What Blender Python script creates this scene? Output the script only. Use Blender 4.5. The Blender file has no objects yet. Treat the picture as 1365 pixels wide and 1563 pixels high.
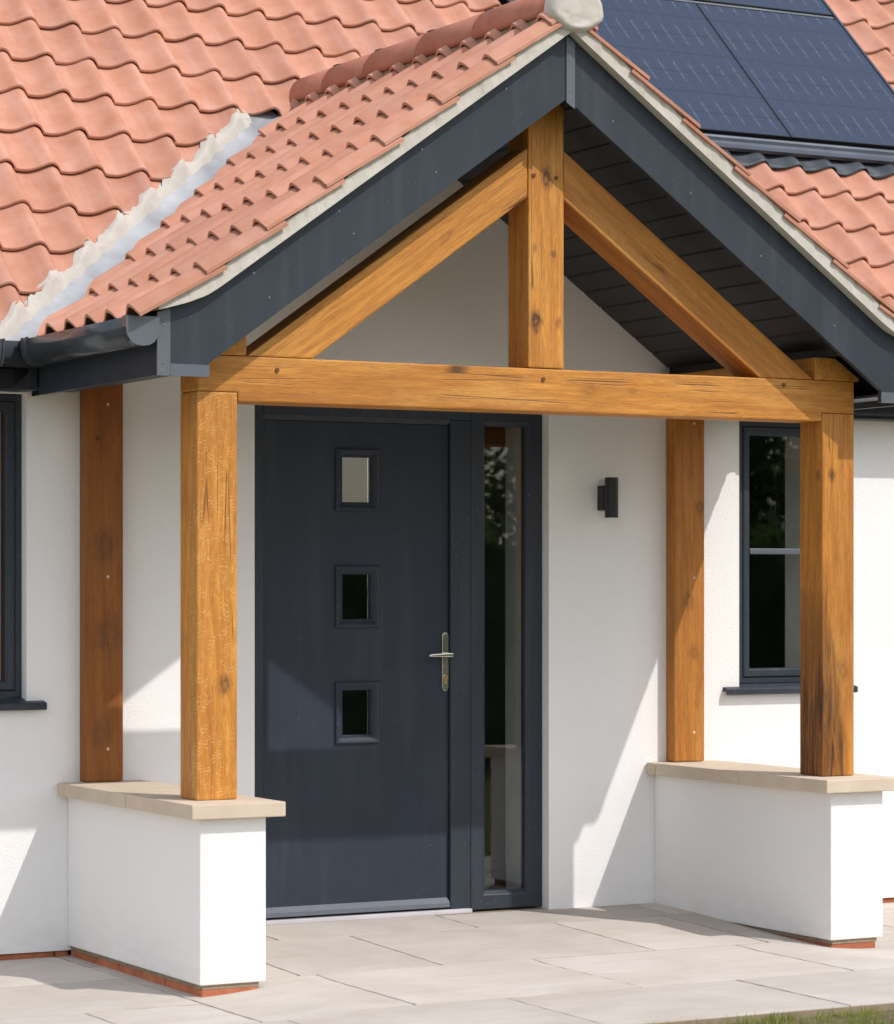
import bpy, bmesh, math, random
import numpy as np
from mathutils import Matrix, Vector
R = math.radians
random.seed(7)
scn = bpy.context.scene
col = scn.collection

# ------------------------------------------------------------------ camera
cam_d = bpy.data.cameras.new('camera')
cam = bpy.data.objects.new('camera', cam_d); col.objects.link(cam)
cam.location = (-5.385, -10.3302, 1.3589)
cam.rotation_euler = (R(90), 0, R(-28.38))
cam_d.sensor_fit = 'VERTICAL'; cam_d.sensor_height = 36
cam_d.lens = 36 * 4367.24 / 1563
cam_d.shift_y = (896.65 - 781.5) / 1563
cam_d.clip_start = .1; cam_d.clip_end = 2000
scn.camera = cam
cam_d.dof.use_dof = True; cam_d.dof.focus_distance = 11.2; cam_d.dof.aperture_fstop = 5.0
# ------------------------------------------------------------------ sky and sun
SUN = Vector((.62, -1, 1.39)).normalized()        # towards the sun
w = bpy.data.worlds.new('World'); scn.world = w; w.use_nodes = True
nt = w.node_tree; nt.nodes.clear()
sky = nt.nodes.new('ShaderNodeTexSky'); sky.sky_type = 'NISHITA'; sky.sun_disc = False
sky.sun_elevation = math.asin(SUN.z); sky.sun_rotation = math.atan2(SUN.x, SUN.y)
sky.air_density = 1.1; sky.dust_density = 1.5; sky.ozone_density = 1.0
bg = nt.nodes.new('ShaderNodeBackground'); bg.inputs[1].default_value = .15
wo = nt.nodes.new('ShaderNodeOutputWorld')
# broken cloud added over the whole sky to whiten it and lift the fill
tcw = nt.nodes.new('ShaderNodeTexCoord'); sxyz = nt.nodes.new('ShaderNodeSeparateXYZ'); nt.links.new(tcw.outputs['Generated'], sxyz.inputs[0])
zz = nt.nodes.new('ShaderNodeMath'); zz.operation = 'ADD'; zz.inputs[1].default_value = .22
za = nt.nodes.new('ShaderNodeMath'); za.operation = 'ABSOLUTE'; nt.links.new(sxyz.outputs[2], za.inputs[0]); nt.links.new(za.outputs[0], zz.inputs[0])
dv = nt.nodes.new('ShaderNodeVectorMath'); dv.operation = 'DIVIDE'; nt.links.new(tcw.outputs['Generated'], dv.inputs[0]); nt.links.new(zz.outputs[0], dv.inputs[1])
nz = nt.nodes.new('ShaderNodeTexNoise'); nz.inputs['Scale'].default_value = 1.6; nz.inputs['Detail'].default_value = 7; nz.inputs['Roughness'].default_value = .58
nt.links.new(dv.outputs[0], nz.inputs['Vector'])
cr = nt.nodes.new('ShaderNodeValToRGB'); cr.color_ramp.elements[0].position = .40; cr.color_ramp.elements[1].position = .62
cr.color_ramp.elements[0].color = (.12, .12, .12, 1); cr.color_ramp.elements[1].color = (.85, .85, .85, 1); nt.links.new(nz.outputs['Fac'], cr.inputs[0])
mxw = nt.nodes.new('ShaderNodeMix'); mxw.data_type = 'RGBA'; nt.links.new(cr.outputs[0], mxw.inputs[0]); nt.links.new(sky.outputs[0], mxw.inputs[6]); mxw.inputs[7].default_value = (5.95, 5.85, 5.75, 1)
nt.links.new(mxw.outputs[2], bg.inputs[0]); nt.links.new(bg.outputs[0], wo.inputs[0])
sl = bpy.data.lights.new('sun', 'SUN'); sl.energy = 2.0; sl.angle = R(.55); sl.color = (1, .972, .935)
so = bpy.data.objects.new('sun', sl); col.objects.link(so)
so.rotation_euler = SUN.to_track_quat('Z', 'Y').to_euler(); so.location = (8, -13, 18)
scn.view_settings.view_transform = 'Standard'; scn.view_settings.look = 'None'
scn.view_settings.exposure = .57; scn.view_settings.gamma = 1
scn.view_settings.use_curve_mapping = False

# ------------------------------------------------------------------ materials
class N:
    def __init__(s, name):
        s.m = bpy.data.materials.new(name); s.m.use_nodes = True
        s.t = s.m.node_tree; s.t.nodes.clear()
        s.out = s.n('OutputMaterial'); s.b = s.n('BsdfPrincipled')
        s.l(s.b.outputs[0], s.out.inputs[0])
    def n(s, k, **kw):
        x = s.t.nodes.new('ShaderNode' + k)
        for a, v in kw.items(): setattr(x, a, v)
        return x
    def l(s, a, b): s.t.links.new(a, b)
    def coord(s, scale=(1, 1, 1), out='Object', off=None):
        c = s.n('TexCoord'); m = s.n('Mapping'); m.inputs['Scale'].default_value = scale
        if off == 'rand':
            oi = s.n('ObjectInfo'); v = s.n('VectorMath', operation='SCALE')
            v.inputs[0].default_value = (37.1, 19.7, 51.3); s.l(oi.outputs['Random'], v.inputs['Scale'])
            s.l(v.outputs[0], m.inputs['Location'])
        s.l(c.outputs[out], m.inputs[0]); return m.outputs[0]
    def noise(s, vec, scale=1, detail=4, rough=.55, dist=0):
        x = s.n('TexNoise'); x.inputs['Scale'].default_value = scale; x.inputs['Detail'].default_value = detail
        x.inputs['Roughness'].default_value = rough; x.inputs['Distortion'].default_value = dist
        s.l(vec, x.inputs['Vector']); return x.outputs['Fac']
    def ramp(s, f, *st):
        x = s.n('ValToRGB'); e = x.color_ramp.elements
        while len(e) < len(st): e.new(.5)
        for k, (p, c) in enumerate(st):
            e[k].position = p; e[k].color = (c, c, c, 1) if isinstance(c, (int, float)) else (*c, 1)
        s.l(f, x.inputs[0]); return x.outputs[0]
    def mix(s, f, a, b, mode='MIX'):
        x = s.n('Mix', data_type='RGBA', blend_type=mode)
        for v, i in ((f, 0), (a, 6), (b, 7)):
            if hasattr(v, 'links'): s.l(v, x.inputs[i])
            elif i == 0: x.inputs[0].default_value = v
            else: x.inputs[i].default_value = (*v, 1) if len(v) == 3 else v
        return x.outputs[2]
    def math(s, op, a, b=None, c=None):
        x = s.n('Math', operation=op)
        for i, v in enumerate((a, b, c)):
            if v is None: continue
            if hasattr(v, 'links'): s.l(v, x.inputs[i])
            else: x.inputs[i].default_value = v
        return x.outputs[0]
    def bump(s, h, strength=.3, dist=.01, nrm=None):
        x = s.n('Bump'); x.inputs['Strength'].default_value = strength; x.inputs['Distance'].default_value = dist
        s.l(h, x.inputs['Height'])
        if nrm: s.l(nrm, x.inputs['Normal'])
        s.l(x.outputs[0], s.b.inputs['Normal']); return x.outputs[0]
    def set(s, **kw):
        for k, v in kw.items():
            i = s.b.inputs[k.replace('_', ' ')]
            if hasattr(v, 'links'): s.l(v, i)
            elif isinstance(v, tuple): i.default_value = (*v, 1)
            else: i.default_value = v

def m_render():
    a = N('white_render'); v = a.coord(out='Object')
    big = a.noise(v, 1.3, 5); fine = a.noise(v, 125, 3, .6); dr = a.noise(a.coord((5, 5, .8)), 1, 4)
    c = a.mix(a.ramp(big, (.35, 0), (.7, 1)), (.835, .812, .79), (.855, .838, .818))
    c = a.mix(a.math('MULTIPLY', a.ramp(dr, (.55, 0), (.8, 1)), .12), c, (.74, .72, .69))
    geo = a.n('NewGeometry'); sp = a.n('SeparateXYZ'); a.l(geo.outputs['Position'], sp.inputs[0])
    spl = a.math('MULTIPLY', a.ramp(a.math('MULTIPLY', sp.outputs[2], 5), (0, 1), (.9, 0)), a.ramp(a.noise(a.coord((9, 9, 22)), 1, 4), (.42, 0), (.68, 1)))
    c = a.mix(a.math('MULTIPLY', spl, .16), c, (.56, .48, .40))
    a.set(Base_Color=c, Roughness=.9, Specular_IOR_Level=.2)
    worm = a.ramp(fine, (.38, 0), (.62, 1))
    a.bump(a.math('ADD', a.math('MULTIPLY', worm, .8), a.math('MULTIPLY', big, 1.5)), .26, .005)
    return a.m

def m_oak(name, inv=None, knots=(), flecks=0., streak=None, dark=0., tone=1., checks=.56):
    a = N(name)
    g1 = a.noise(a.coord((62, 62, 3.6), off='rand'), 1, 8, .68, .5)
    g2 = a.noise(a.coord((210, 210, 24), off='rand'), 1, 4, .65)
    br = a.noise(a.coord((5, 5, .9), off='rand'), 1, 3, .5, .8)
    cath = a.n('TexWave', wave_type='BANDS', bands_direction='DIAGONAL')
    cath.inputs['Scale'].default_value = 1.6; cath.inputs['Distortion'].default_value = 9
    cath.inputs['Detail'].default_value = 3; cath.inputs['Detail Scale'].default_value = .8
    a.l(a.coord((6, 6, .45), off='rand'), cath.inputs['Vector'])
    c = a.mix(a.ramp(g1, (.28, 0), (.72, 1)), (.44, .155, .020), (.73, .325, .058))
    c = a.mix(a.math('MULTIPLY', a.ramp(cath.outputs['Fac'], (.1, 1), (.5, 0)), .24), c, (.33, .115, .020))
    c = a.mix(a.math('MULTIPLY', a.ramp(br, (.45, 0), (.70, 1)), .55), c, (.30, .098, .015))
    br2 = a.noise(a.coord((7, 7, 1.6), off='rand'), 1, 3, .5, .4)
    c = a.mix(a.math('MULTIPLY', a.ramp(br2, (.52, 0), (.72, 1)), .40), c, (.82, .45, .12))
    c = a.mix(a.math('MULTIPLY', a.ramp(g2, (.46, 0), (.68, 1)), .5), c, (.25, .10, .024))
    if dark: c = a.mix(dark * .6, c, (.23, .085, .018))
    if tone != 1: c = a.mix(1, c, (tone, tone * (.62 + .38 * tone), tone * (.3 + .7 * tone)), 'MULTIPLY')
    h = a.math('ADD', g1, a.math('MULTIPLY', g2, .6))
    if flecks:
        tc = a.n('TexCoord'); sp = a.n('SeparateXYZ'); a.l(tc.outputs['Object'], sp.inputs[0])
        f = a.noise(a.coord((20, 20, 9), off='rand'), 1, 3, .55, .3)
        f2 = a.math('ADD', a.math('MULTIPLY', sp.outputs[2], 78), a.math('MULTIPLY', f, 6.5))
        fr = a.math('ABSOLUTE', a.math('SUBTRACT', a.math('FRACT', f2), .5))
        ln = a.ramp(fr, (.0, 1), (.10, .8), (.20, 0))
        mk = a.ramp(a.noise(a.coord((38, 38, 26), off='rand'), 1, 2), (.50, 0), (.57, 1))
        mk = a.math('MULTIPLY', mk, a.ramp(sp.outputs[1], (0, 1), (.001, 0)))
        mk = a.math('MULTIPLY', mk, a.ramp(a.noise(a.coord((4, 4, 2.5), off='rand'), 1, 2), (.36, .15), (.55, 1)))
        c = a.mix(a.math('MULTIPLY', a.math('MULTIPLY', ln, mk), flecks), c, (.80, .52, .21))
    # drying checks along the grain
    vo = a.n('TexVoronoi', feature='DISTANCE_TO_EDGE'); a.l(a.coord((20, 20, .42), off='rand'), vo.inputs['Vector'])
    vo.inputs['Scale'].default_value = 1
    wob = a.noise(a.coord((3, 3, 2.2), off='rand'), 1, 2)
    ck = a.math('MULTIPLY', a.ramp(vo.outputs[0], (.004, 1), (.022, 0)), a.ramp(wob, (checks, 0), (checks + .04, 1)))
    c = a.mix(a.math('MULTIPLY', ck, .85), c, (.07, .028, .010))
    h = a.math('SUBTRACT', h, a.math('MULTIPLY', ck, 3))
    for (p, r, st) in knots:
        q = inv @ Vector(p) if inv else Vector(p)
        tc = a.n('TexCoord'); d = a.n('VectorMath', operation='SUBTRACT'); d.inputs[1].default_value = q
        a.l(tc.outputs['Object'], d.inputs[0]); sc = a.n('VectorMath', operation='MULTIPLY')
        sc.inputs[1].default_value = (1 / r, 1 / r, .62 / r); a.l(d.outputs[0], sc.inputs[0])
        ln = a.n('VectorMath', operation='LENGTH'); a.l(sc.outputs[0], ln.inputs[0])
        dd = a.math('ADD', ln.outputs['Value'], a.math('MULTIPLY', a.math('SUBTRACT', a.noise(a.coord((60, 60, 30)), 1, 3), .5), 1.1))
        k = a.ramp(dd, (.10, .55), (.35, 1), (.55, .6), (.8, .25), (1.0, 0))
        c = a.mix(a.math('MULTIPLY', k, st), c, (.060, .024, .011))
    if streak:   # dark heartwood run: local (centre x, width, z0, z1) on the front/left corner
        tc = a.n('TexCoord'); sp = a.n('SeparateXYZ'); a.l(tc.outputs['Object'], sp.inputs[0])
        wv = a.noise(a.coord((4, 4, 2.3)), 1, 3)
        xx = a.math('ADD', sp.outputs[0], a.math('MULTIPLY', a.math('SUBTRACT', wv, .5), .16))
        tz = a.math('MULTIPLY_ADD', sp.outputs[2], 1 / (streak[3] - streak[2]), -streak[2] / (streak[3] - streak[2]))
        ww = a.math('MULTIPLY', a.math('MAXIMUM', a.math('SUBTRACT', 1.08, tz), .05), streak[1])
        bx = a.ramp(a.math('DIVIDE', a.math('ABSOLUTE', a.math('SUBTRACT', xx, streak[0])), ww), (.72, 1), (1.0, 0))
        bz = a.ramp(a.math('MULTIPLY_ADD', sp.outputs[2], 1 / (streak[3] - streak[2]), -streak[2] / (streak[3] - streak[2])), (.3, 1), (1, 0))
        gr = a.ramp(a.noise(a.coord((42, 42, 3.2)), 1, 5, .65, 1.2), (.36, 1), (.62, .42))
        c = a.mix(a.math('MULTIPLY', a.math('MULTIPLY', a.math('MULTIPLY', bx, bz), gr), .95), c, (.040, .014, .006))
    a.set(Base_Color=c, Roughness=a.ramp(g1, (.3, .62), (.7, .48)), Specular_IOR_Level=.35)
    a.bump(h, .3, .004)
    return a.m

def m_plain(name, base, rough=.5, spec=.4, metal=0, var=.12, bump=0, bscale=200, dust=0):
    a = N(name); v = a.coord(); n = a.noise(v, 4, 5)
    lo = tuple(x * (1 - var) for x in base); hi = tuple(min(1, x * (1 + var)) for x in base)
    c = a.mix(a.ramp(n, (.3, 0), (.7, 1)), lo, hi)
    if dust:
        sp = a.noise(v, 90, 2, .5); st = a.noise(a.coord((14, 14, 1.2)), 1, 4)
        c = a.mix(a.math('MULTIPLY', a.ramp(sp, (.70, 0), (.74, 1)), dust), c, (.5, .5, .5))
        c = a.mix(a.math('MULTIPLY', a.ramp(st, (.5, 0), (.75, 1)), dust * .25), c, (.3, .3, .31))
    a.set(Base_Color=c, Roughness=a.ramp(n, (.3, max(0, rough - .06)), (.7, min(1, rough + .06))), Specular_IOR_Level=spec, Metallic=metal)
    if bump: a.bump(a.noise(v, bscale, 2), bump, .002)
    return a.m

def m_tile():
    a = N('clay_tile'); oi = a.n('ObjectInfo'); v = a.coord(off='rand')
    n1 = a.noise(v, 9, 5, .6); n2 = a.noise(v, 120, 3, .6); n3 = a.noise(a.coord((22, 3, 3), off='rand'), 1, 4)
    c = a.mix(a.ramp(n1, (.3, 0), (.72, 1)), (.43, .185, .112), (.52, .26, .18))
    c = a.mix(a.math('MULTIPLY', a.ramp(n3, (.5, 0), (.75, 1)), .4), c, (.55, .33, .27))
    hs = a.n('HueSaturation'); a.l(c, hs.inputs['Color'])
    a.l(a.math('MULTIPLY_ADD', oi.outputs['Random'], .20, .91), hs.inputs['Value'])
    c = a.mix(a.math('MULTIPLY', a.ramp(n2, (.68, 0), (.76, 1)), .35), hs.outputs[0], (.30, .13, .08))
    a.set(Base_Color=c, Roughness=.72, Specular_IOR_Level=.3); a.bump(n2, .12, .002)
    return a.m

def m_stone(name, lo, hi, vein, scale=2.5, spots=.5):
    a = N(name); v = a.coord(off='rand'); oi = a.n('ObjectInfo')
    n1 = a.noise(v, scale, 6, .6, .5); n2 = a.noise(a.coord((1.2, 9, 5), off='rand'), 1, 4, .6, .8); n3 = a.noise(v, 70, 4, .65)
    c = a.mix(a.ramp(n1, (.3, 0), (.72, 1)), lo, hi)
    c = a.mix(a.math('MULTIPLY', a.ramp(n2, (.48, 0), (.75, 1)), .35), c, vein)
    hs = a.n('HueSaturation'); a.l(c, hs.inputs['Color']); a.l(a.math('MULTIPLY_ADD', oi.outputs['Random'], .22, .90), hs.inputs['Value'])
    c = a.mix(a.math('MULTIPLY', a.ramp(n3, (.66, 0), (.74, 1)), spots), hs.outputs[0], tuple(x * .55 for x in lo))
    a.set(Base_Color=c, Roughness=.85, Specular_IOR_Level=.25)
    a.bump(a.math('ADD', n3, a.math('MULTIPLY', n1, 2)), .2, .004)
    return a.m

def m_glass():
    a = N('window_glass'); t = a.t; t.nodes.remove(a.b)
    tr = a.n('BsdfTransparent'); tr.inputs[0].default_value = (.95, .965, .96, 1)
    gl = a.n('BsdfGlossy'); gl.inputs['Roughness'].default_value = .0; gl.inputs[0].default_value = (1, 1, 1, 1)
    fr = a.n('Fresnel'); geo = a.n('NewGeometry'); a.l(a.math('MULTIPLY_ADD', geo.outputs['Backfacing'], 1 / 1.55 - 1.55, 1.55), fr.inputs['IOR'])
    mx = a.n('MixShader'); a.l(fr.outputs[0], mx.inputs[0]); a.l(tr.outputs[0], mx.inputs[1]); a.l(gl.outputs[0], mx.inputs[2])
    a.l(mx.outputs[0], a.out.inputs[0]); return a.m

def m_panel():
    a = N('solar_cells'); tc = a.n('TexCoord'); sp = a.n('SeparateXYZ'); a.l(tc.outputs['Object'], sp.inputs[0])
    u, v = sp.outputs[0], sp.outputs[1]
    def lines(x, per, wd):
        f = a.math('ABSOLUTE', a.math('SUBTRACT', a.math('FRACT', a.math('DIVIDE', x, per)), .5))
        return a.ramp(f, (wd, 1), (wd * 1.5, 0))
    row = lines(v, .173, .022)
    dash = lines(u, .088, .045); band = a.math('GREATER_THAN', a.math('FRACT', a.math('DIVIDE', v, .346)), .5)
    dn = a.ramp(a.noise(a.coord((60, 90, 1)), 1, 3), (.38, 0), (.66, 1))
    ds = a.math('MULTIPLY', a.math('MULTIPLY', dash, a.math('MULTIPLY_ADD', band, .85, .15)), dn)  # busbar conductors, their reflections painted as pale dashes in alternating bands
    n = a.noise(a.coord((1, 1, 1)), 160, 3, .7)
    c = a.mix(a.ramp(n, (.35, 0), (.75, 1)), (.008, .015, .036), (.020, .034, .072))
    c = a.mix(a.math('MULTIPLY', row, .85), c, (.004, .006, .014))
    c = a.mix(a.math('MULTIPLY', lines(a.math('ADD', u, .044), .088, .02), .5), c, (.005, .008, .018))
    c = a.mix(a.math('MULTIPLY', a.math('ADD', ds, a.math('MULTIPLY', lines(u, .022, .10), .10)), .22), c, (.36, .41, .50))
    a.set(Base_Color=c, Roughness=.25, Specular_IOR_Level=.42); return a.m

def m_ground():
    a = N('soil_and_lawn'); v = a.coord(); n = a.noise(v, 3, 6, .65); f = a.noise(v, 45, 4, .7)
    sp = a.n('SeparateXYZ'); a.l(v, sp.inputs[0])
    c = a.mix(a.ramp(f, (.35, 0), (.7, 1)), (.10, .072, .045), (.24, .185, .125))
    far = a.ramp(a.math('MULTIPLY_ADD', sp.outputs[1], -.25, -.75), (0, .25), (1, .9))
    c = a.mix(a.math('MULTIPLY', a.ramp(n, (.36, .25), (.55, 1)), far), c, (.075, .115, .022))
    a.set(Base_Color=c, Roughness=.95, Specular_IOR_Level=.1); a.bump(f, .6, .02); return a.m

def m_leaf(name, lo, hi):
    a = N(name); n = a.noise(a.coord(), 1.7, 3); c = a.mix(a.ramp(n, (.3, 0), (.7, 1)), lo, hi)
    a.set(Base_Color=c, Roughness=.6, Specular_IOR_Level=.3)
    tl_ = a.n('BsdfTranslucent'); a.l(a.mix(1, c, (1.6, 1.9, 1.1), 'MULTIPLY'), tl_.inputs[0]); ms = a.n('MixShader'); ms.inputs[0].default_value = .4
    a.l(a.b.outputs[0], ms.inputs[1]); a.l(tl_.outputs[0], ms.inputs[2]); a.l(ms.outputs[0], a.out.inputs[0]); return a.m

M = dict(render=m_render(),
    dark=m_plain('anthracite_upvc', (.031, .038, .050), .45, .30, var=.06, bump=.05, bscale=60, dust=.22),
    door=m_plain('anthracite_door_skin', (.029, .036, .050), .48, .25, var=.07, bump=.10, bscale=90, dust=.18),
    gutter=m_plain('gutter_plastic', (.05, .058, .068), .22, .5, var=.05, dust=.1),
    soffit=m_plain('soffit_plastic', (.022, .023, .028), .45, .35, var=.12),
    black=m_plain('black_felt', (.012, .012, .013), .8, .2),
    trim=m_plain('folded_trim', (.10, .112, .132), .38, .5, var=.06, dust=.15),
    tile=m_tile(),
    ridge=m_stone('ridge_clay', (.38, .145, .092), (.48, .20, .135), (.47, .24, .18), 9, .2),
    mortar=m_stone('pale_mortar', (.47, .43, .375), (.57, .525, .465), (.42, .365, .30), 14, .35),
    bed=m_stone('grey_mortar', (.24, .18, .12), (.34, .27, .19), (.2, .15, .1), 30, .4),
    lining=m_plain('valley_lining', (.34, .342, .352), .5, .35, var=.3, bump=.5, bscale=18),
    brick=m_stone('red_brick', (.34, .105, .05), (.48, .17, .085), (.28, .09, .05), 16, .4),
    coping=m_stone('coping_stone', (.57, .46, .345), (.66, .55, .425), (.52, .40, .29), 6, .2),
    slab=m_stone('paving_sandstone', (.45, .402, .35), (.585, .535, .485), (.45, .355, .275), 2.0, .22),
    joint=m_stone('paving_bed', (.25, .185, .125), (.34, .265, .19), (.20, .14, .09), 20, .4),
    glass=m_glass(), panel=m_panel(),
    steel=m_plain('brushed_steel', (.55, .52, .44), .20, .5, 1.0, .05),
    lamp=m_plain('lamp_black', (.018, .018, .020), .45, .4),
    sill_w=m_plain('white_threshold', (.52, .49, .51), .4, .4),
    room=m_plain('interior_paint', (.34, .33, .31), .8, .2), skirt=m_plain('skirting_paint', (.80, .79, .77), .4, .4),
    floor=m_plain('interior_floor', (.16, .12, .085), .5, .4), lead=m_plain('lead_apron', (.042, .050, .062), .55, .4, .1, .25, .5, 22),
    bar=m_plain('flashing_aluminium', (.065, .075, .095), .3, .5, .5, .06),
    ground=m_ground(), blade=m_leaf('grass_blade', (.13, .165, .03), (.30, .31, .085)),
    straw=m_leaf('dry_grass', (.25, .21, .10), (.36, .30, .16)),
    leaf=m_leaf('hedge_leaf', (.045, .075, .03), (.09, .125, .055)), bark=m_plain('bark', (.09, .065, .045), .9, .1),
    peg=m_plain('oak_peg', (.16, .06, .022), .6, .3), screw=m_plain('screw_head', (.22, .23, .25), .35, .5, .6),
    brass=m_plain('brass_cylinder', (.65, .45, .2), .3, .5, 1.0))

# ------------------------------------------------------------------ object helpers
W = {}
def link(o, parent, mw):
    col.objects.link(o); W[o] = mw
    if parent is not None:
        o.parent = parent; o.matrix_basis = W[parent].inverted() @ mw
    else: o.matrix_basis = mw
    return o
def empty(name, loc, label, cat, group=None):
    o = bpy.data.objects.new(name, None); link(o, None, Matrix.Translation(loc))
    o['label'] = label; o['category'] = cat
    if group: o['group'] = group
    return o
def new_mesh(name, verts, faces, mat, smooth=False):
    me = bpy.data.meshes.new(name); me.from_pydata([tuple(v) for v in verts], [], faces); me.update()
    if mat: me.materials.append(mat)
    if smooth: me.polygons.foreach_set('use_smooth', [True] * len(me.polygons))
    return me
def mo(name, verts, faces, mat, parent=None, mw=None, smooth=False, label=None, fix=True):
    """one mesh object from world-space verts; its origin goes to the middle of the shape (or mw)"""
    vs = np.array([tuple(v) for v in verts], float)
    if mw is None: mw = Matrix.Translation(Vector((vs.min(0) + vs.max(0)) / 2))
    iv = mw.inverted(); me = new_mesh(name, [iv @ Vector(v) for v in vs], faces, mat, smooth)
    if fix:
        bm = bmesh.new(); bm.from_mesh(me); bmesh.ops.recalc_face_normals(bm, faces=bm.faces); bm.to_mesh(me); bm.free()
    o = bpy.data.objects.new(name, me); link(o, parent, mw)
    if label: o['label'] = label
    return o
def bev(o, wd, seg=2, ang=40):
    bm = bmesh.new(); bm.from_mesh(o.data)
    e = [x for x in bm.edges if len(x.link_faces) == 2 and x.calc_face_angle(0) > R(ang)]
    bmesh.ops.bevel(bm, geom=e, offset=wd, segments=seg, profile=.6, affect='EDGES', clamp_overlap=True)
    bm.to_mesh(o.data); bm.free(); return o
def boxv(x0, x1, y0, y1, z0, z1):
    v = [(x, y, z) for z in (z0, z1) for y in (y0, y1) for x in (x0, x1)]
    f = [(0, 2, 3, 1), (4, 5, 7, 6), (0, 1, 5, 4), (2, 6, 7, 3), (0, 4, 6, 2), (1, 3, 7, 5)]
    return v, f
def box(name, x0, x1, y0, y1, z0, z1, mat, parent=None, b=0, **kw):
    v, f = boxv(x0, x1, y0, y1, z0, z1); o = mo(name, v, f, mat, parent, **kw)
    if b: bev(o, b)
    return o
def prism(name, pts, a0, a1, axis, mat, parent=None, b=0, **kw):
    """polygon pts swept along an axis: 'y' pts=(x,z); 'x' pts=(y,z); 'z' pts=(x,y)"""
    def P(p, a): return {'y': (p[0], a, p[1]), 'x': (a, p[0], p[1]), 'z': (p[0], p[1], a)}[axis]
    n = len(pts); v = [P(p, a0) for p in pts] + [P(p, a1) for p in pts]
    f = [tuple(range(n))[::-1], tuple(range(n, 2 * n))] + [(i, (i + 1) % n, n + (i + 1) % n, n + i) for i in range(n)]
    o = mo(name, v, f, mat, parent, **kw)
    if b: bev(o, b)
    return o
class MB:
    def __init__(s): s.v = []; s.f = []
    def add(s, v, f):
        k = len(s.v); s.v += [tuple(p) for p in v]; s.f += [tuple(i + k for i in q) for q in f]
    def box(s, *a): s.add(*boxv(*a))
    def build(s, name, mat, parent=None, **kw): return mo(name, s.v, s.f, mat, parent, **kw)
def cyl(c0, c1, r0, r1=None, n=20, caps=True):
    r1 = r0 if r1 is None else r1; c0 = Vector(c0); c1 = Vector(c1); d = (c1 - c0).normalized()
    a = d.orthogonal().normalized(); b = d.cross(a); v = []
    for c, r in ((c0, r0), (c1, r1)):
        v += [c + a * r * math.cos(2 * math.pi * i / n) + b * r * math.sin(2 * math.pi * i / n) for i in range(n)]
    f = [(i, (i + 1) % n, n + (i + 1) % n, n + i) for i in range(n)]
    if caps: f += [tuple(range(n))[::-1], tuple(range(n, 2 * n))]
    return v, f
def ring_frame(name, x0, x1, z0, z1, loops, mat, parent, **kw):
    """mitred moulding: successive rectangles (inset, y)"""
    v = []; f = []
    for (i, y) in loops: v += [(x0 + i, y, z0 + i), (x1 - i, y, z0 + i), (x1 - i, y, z1 - i), (x0 + i, y, z1 - i)]
    for k in range(len(loops) - 1):
        for j in range(4): f.append((4 * k + j, 4 * k + (j + 1) % 4, 4 * k + 4 + (j + 1) % 4, 4 * k + 4 + j))
    return mo(name, v, f, mat, parent, fix=False, **kw)
def jitter_timber(o, amp=.0016):
    me = o.data
    for v in me.vertices: v.co += Vector((random.gauss(0, amp), random.gauss(0, amp), 0))
def pw(x, pts):
    return float(np.interp(x, [p[0] for p in pts], [p[1] for p in pts]))

# ------------------------------------------------------------------ dimensions
T = .7164                    # porch pitch
TM = .95                     # main roof pitch
PX0, PX1, PW = -1.408, 1.2596, .1533
PY = -1.1362
ZC0, ZC1 = .5629, .6141
ZB0, ZB1, ZS = 2.0124, 2.1726, 2.0454
YB = -1.2883
XE = 1.622

# ------------------------------------------------------------------ ground, paving
def pave_z(x, y):
    zc = float(np.interp(y, [-2.7, -1.27, 0], [-.038, -.030, .012]))
    def ss(t): t = min(1, max(0, t)); return t * t * (3 - 2 * t)
    l = ss((-1.08 - x) / .40); r = ss((x - 1.05) / .35)
    t = ss((y + 2.4) / .9)
    zo = -.054 * t + (-.048) * (1 - t)
    rr = (1 - ss((y + 1.2) / 1.0) * (1 - ss((x - 1.30) / .2)))
    m = max(l, r * rr)
    return zc * (1 - m) + zo * m
g = mo('ground', [(-300, -300, -.061), (300, -300, -.061), (300, 300, -.061), (-300, 300, -.061)], [(0, 1, 2, 3)], M['ground'], mw=Matrix.Identity(4))
g['kind'] = 'structure'; g['label'] = 'bare soil and thin lawn in front of the paving'
def grid_sheet(x0, x1, y0, y1, nx, ny, zf):
    v = [(x0 + (x1 - x0) * i / nx, y0 + (y1 - y0) * j / ny, zf(x0 + (x1 - x0) * i / nx, y0 + (y1 - y0) * j / ny)) for j in range(ny + 1) for i in range(nx + 1)]
    f = [(j * (nx + 1) + i, j * (nx + 1) + i + 1, (j + 1) * (nx + 1) + i + 1, (j + 1) * (nx + 1) + i) for j in range(ny) for i in range(nx)]
    return v, f
v, f = grid_sheet(-5.2, 6.2, -2.58, .06, 285, 67, lambda x, y: pave_z(x, y) - .0022)
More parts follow.
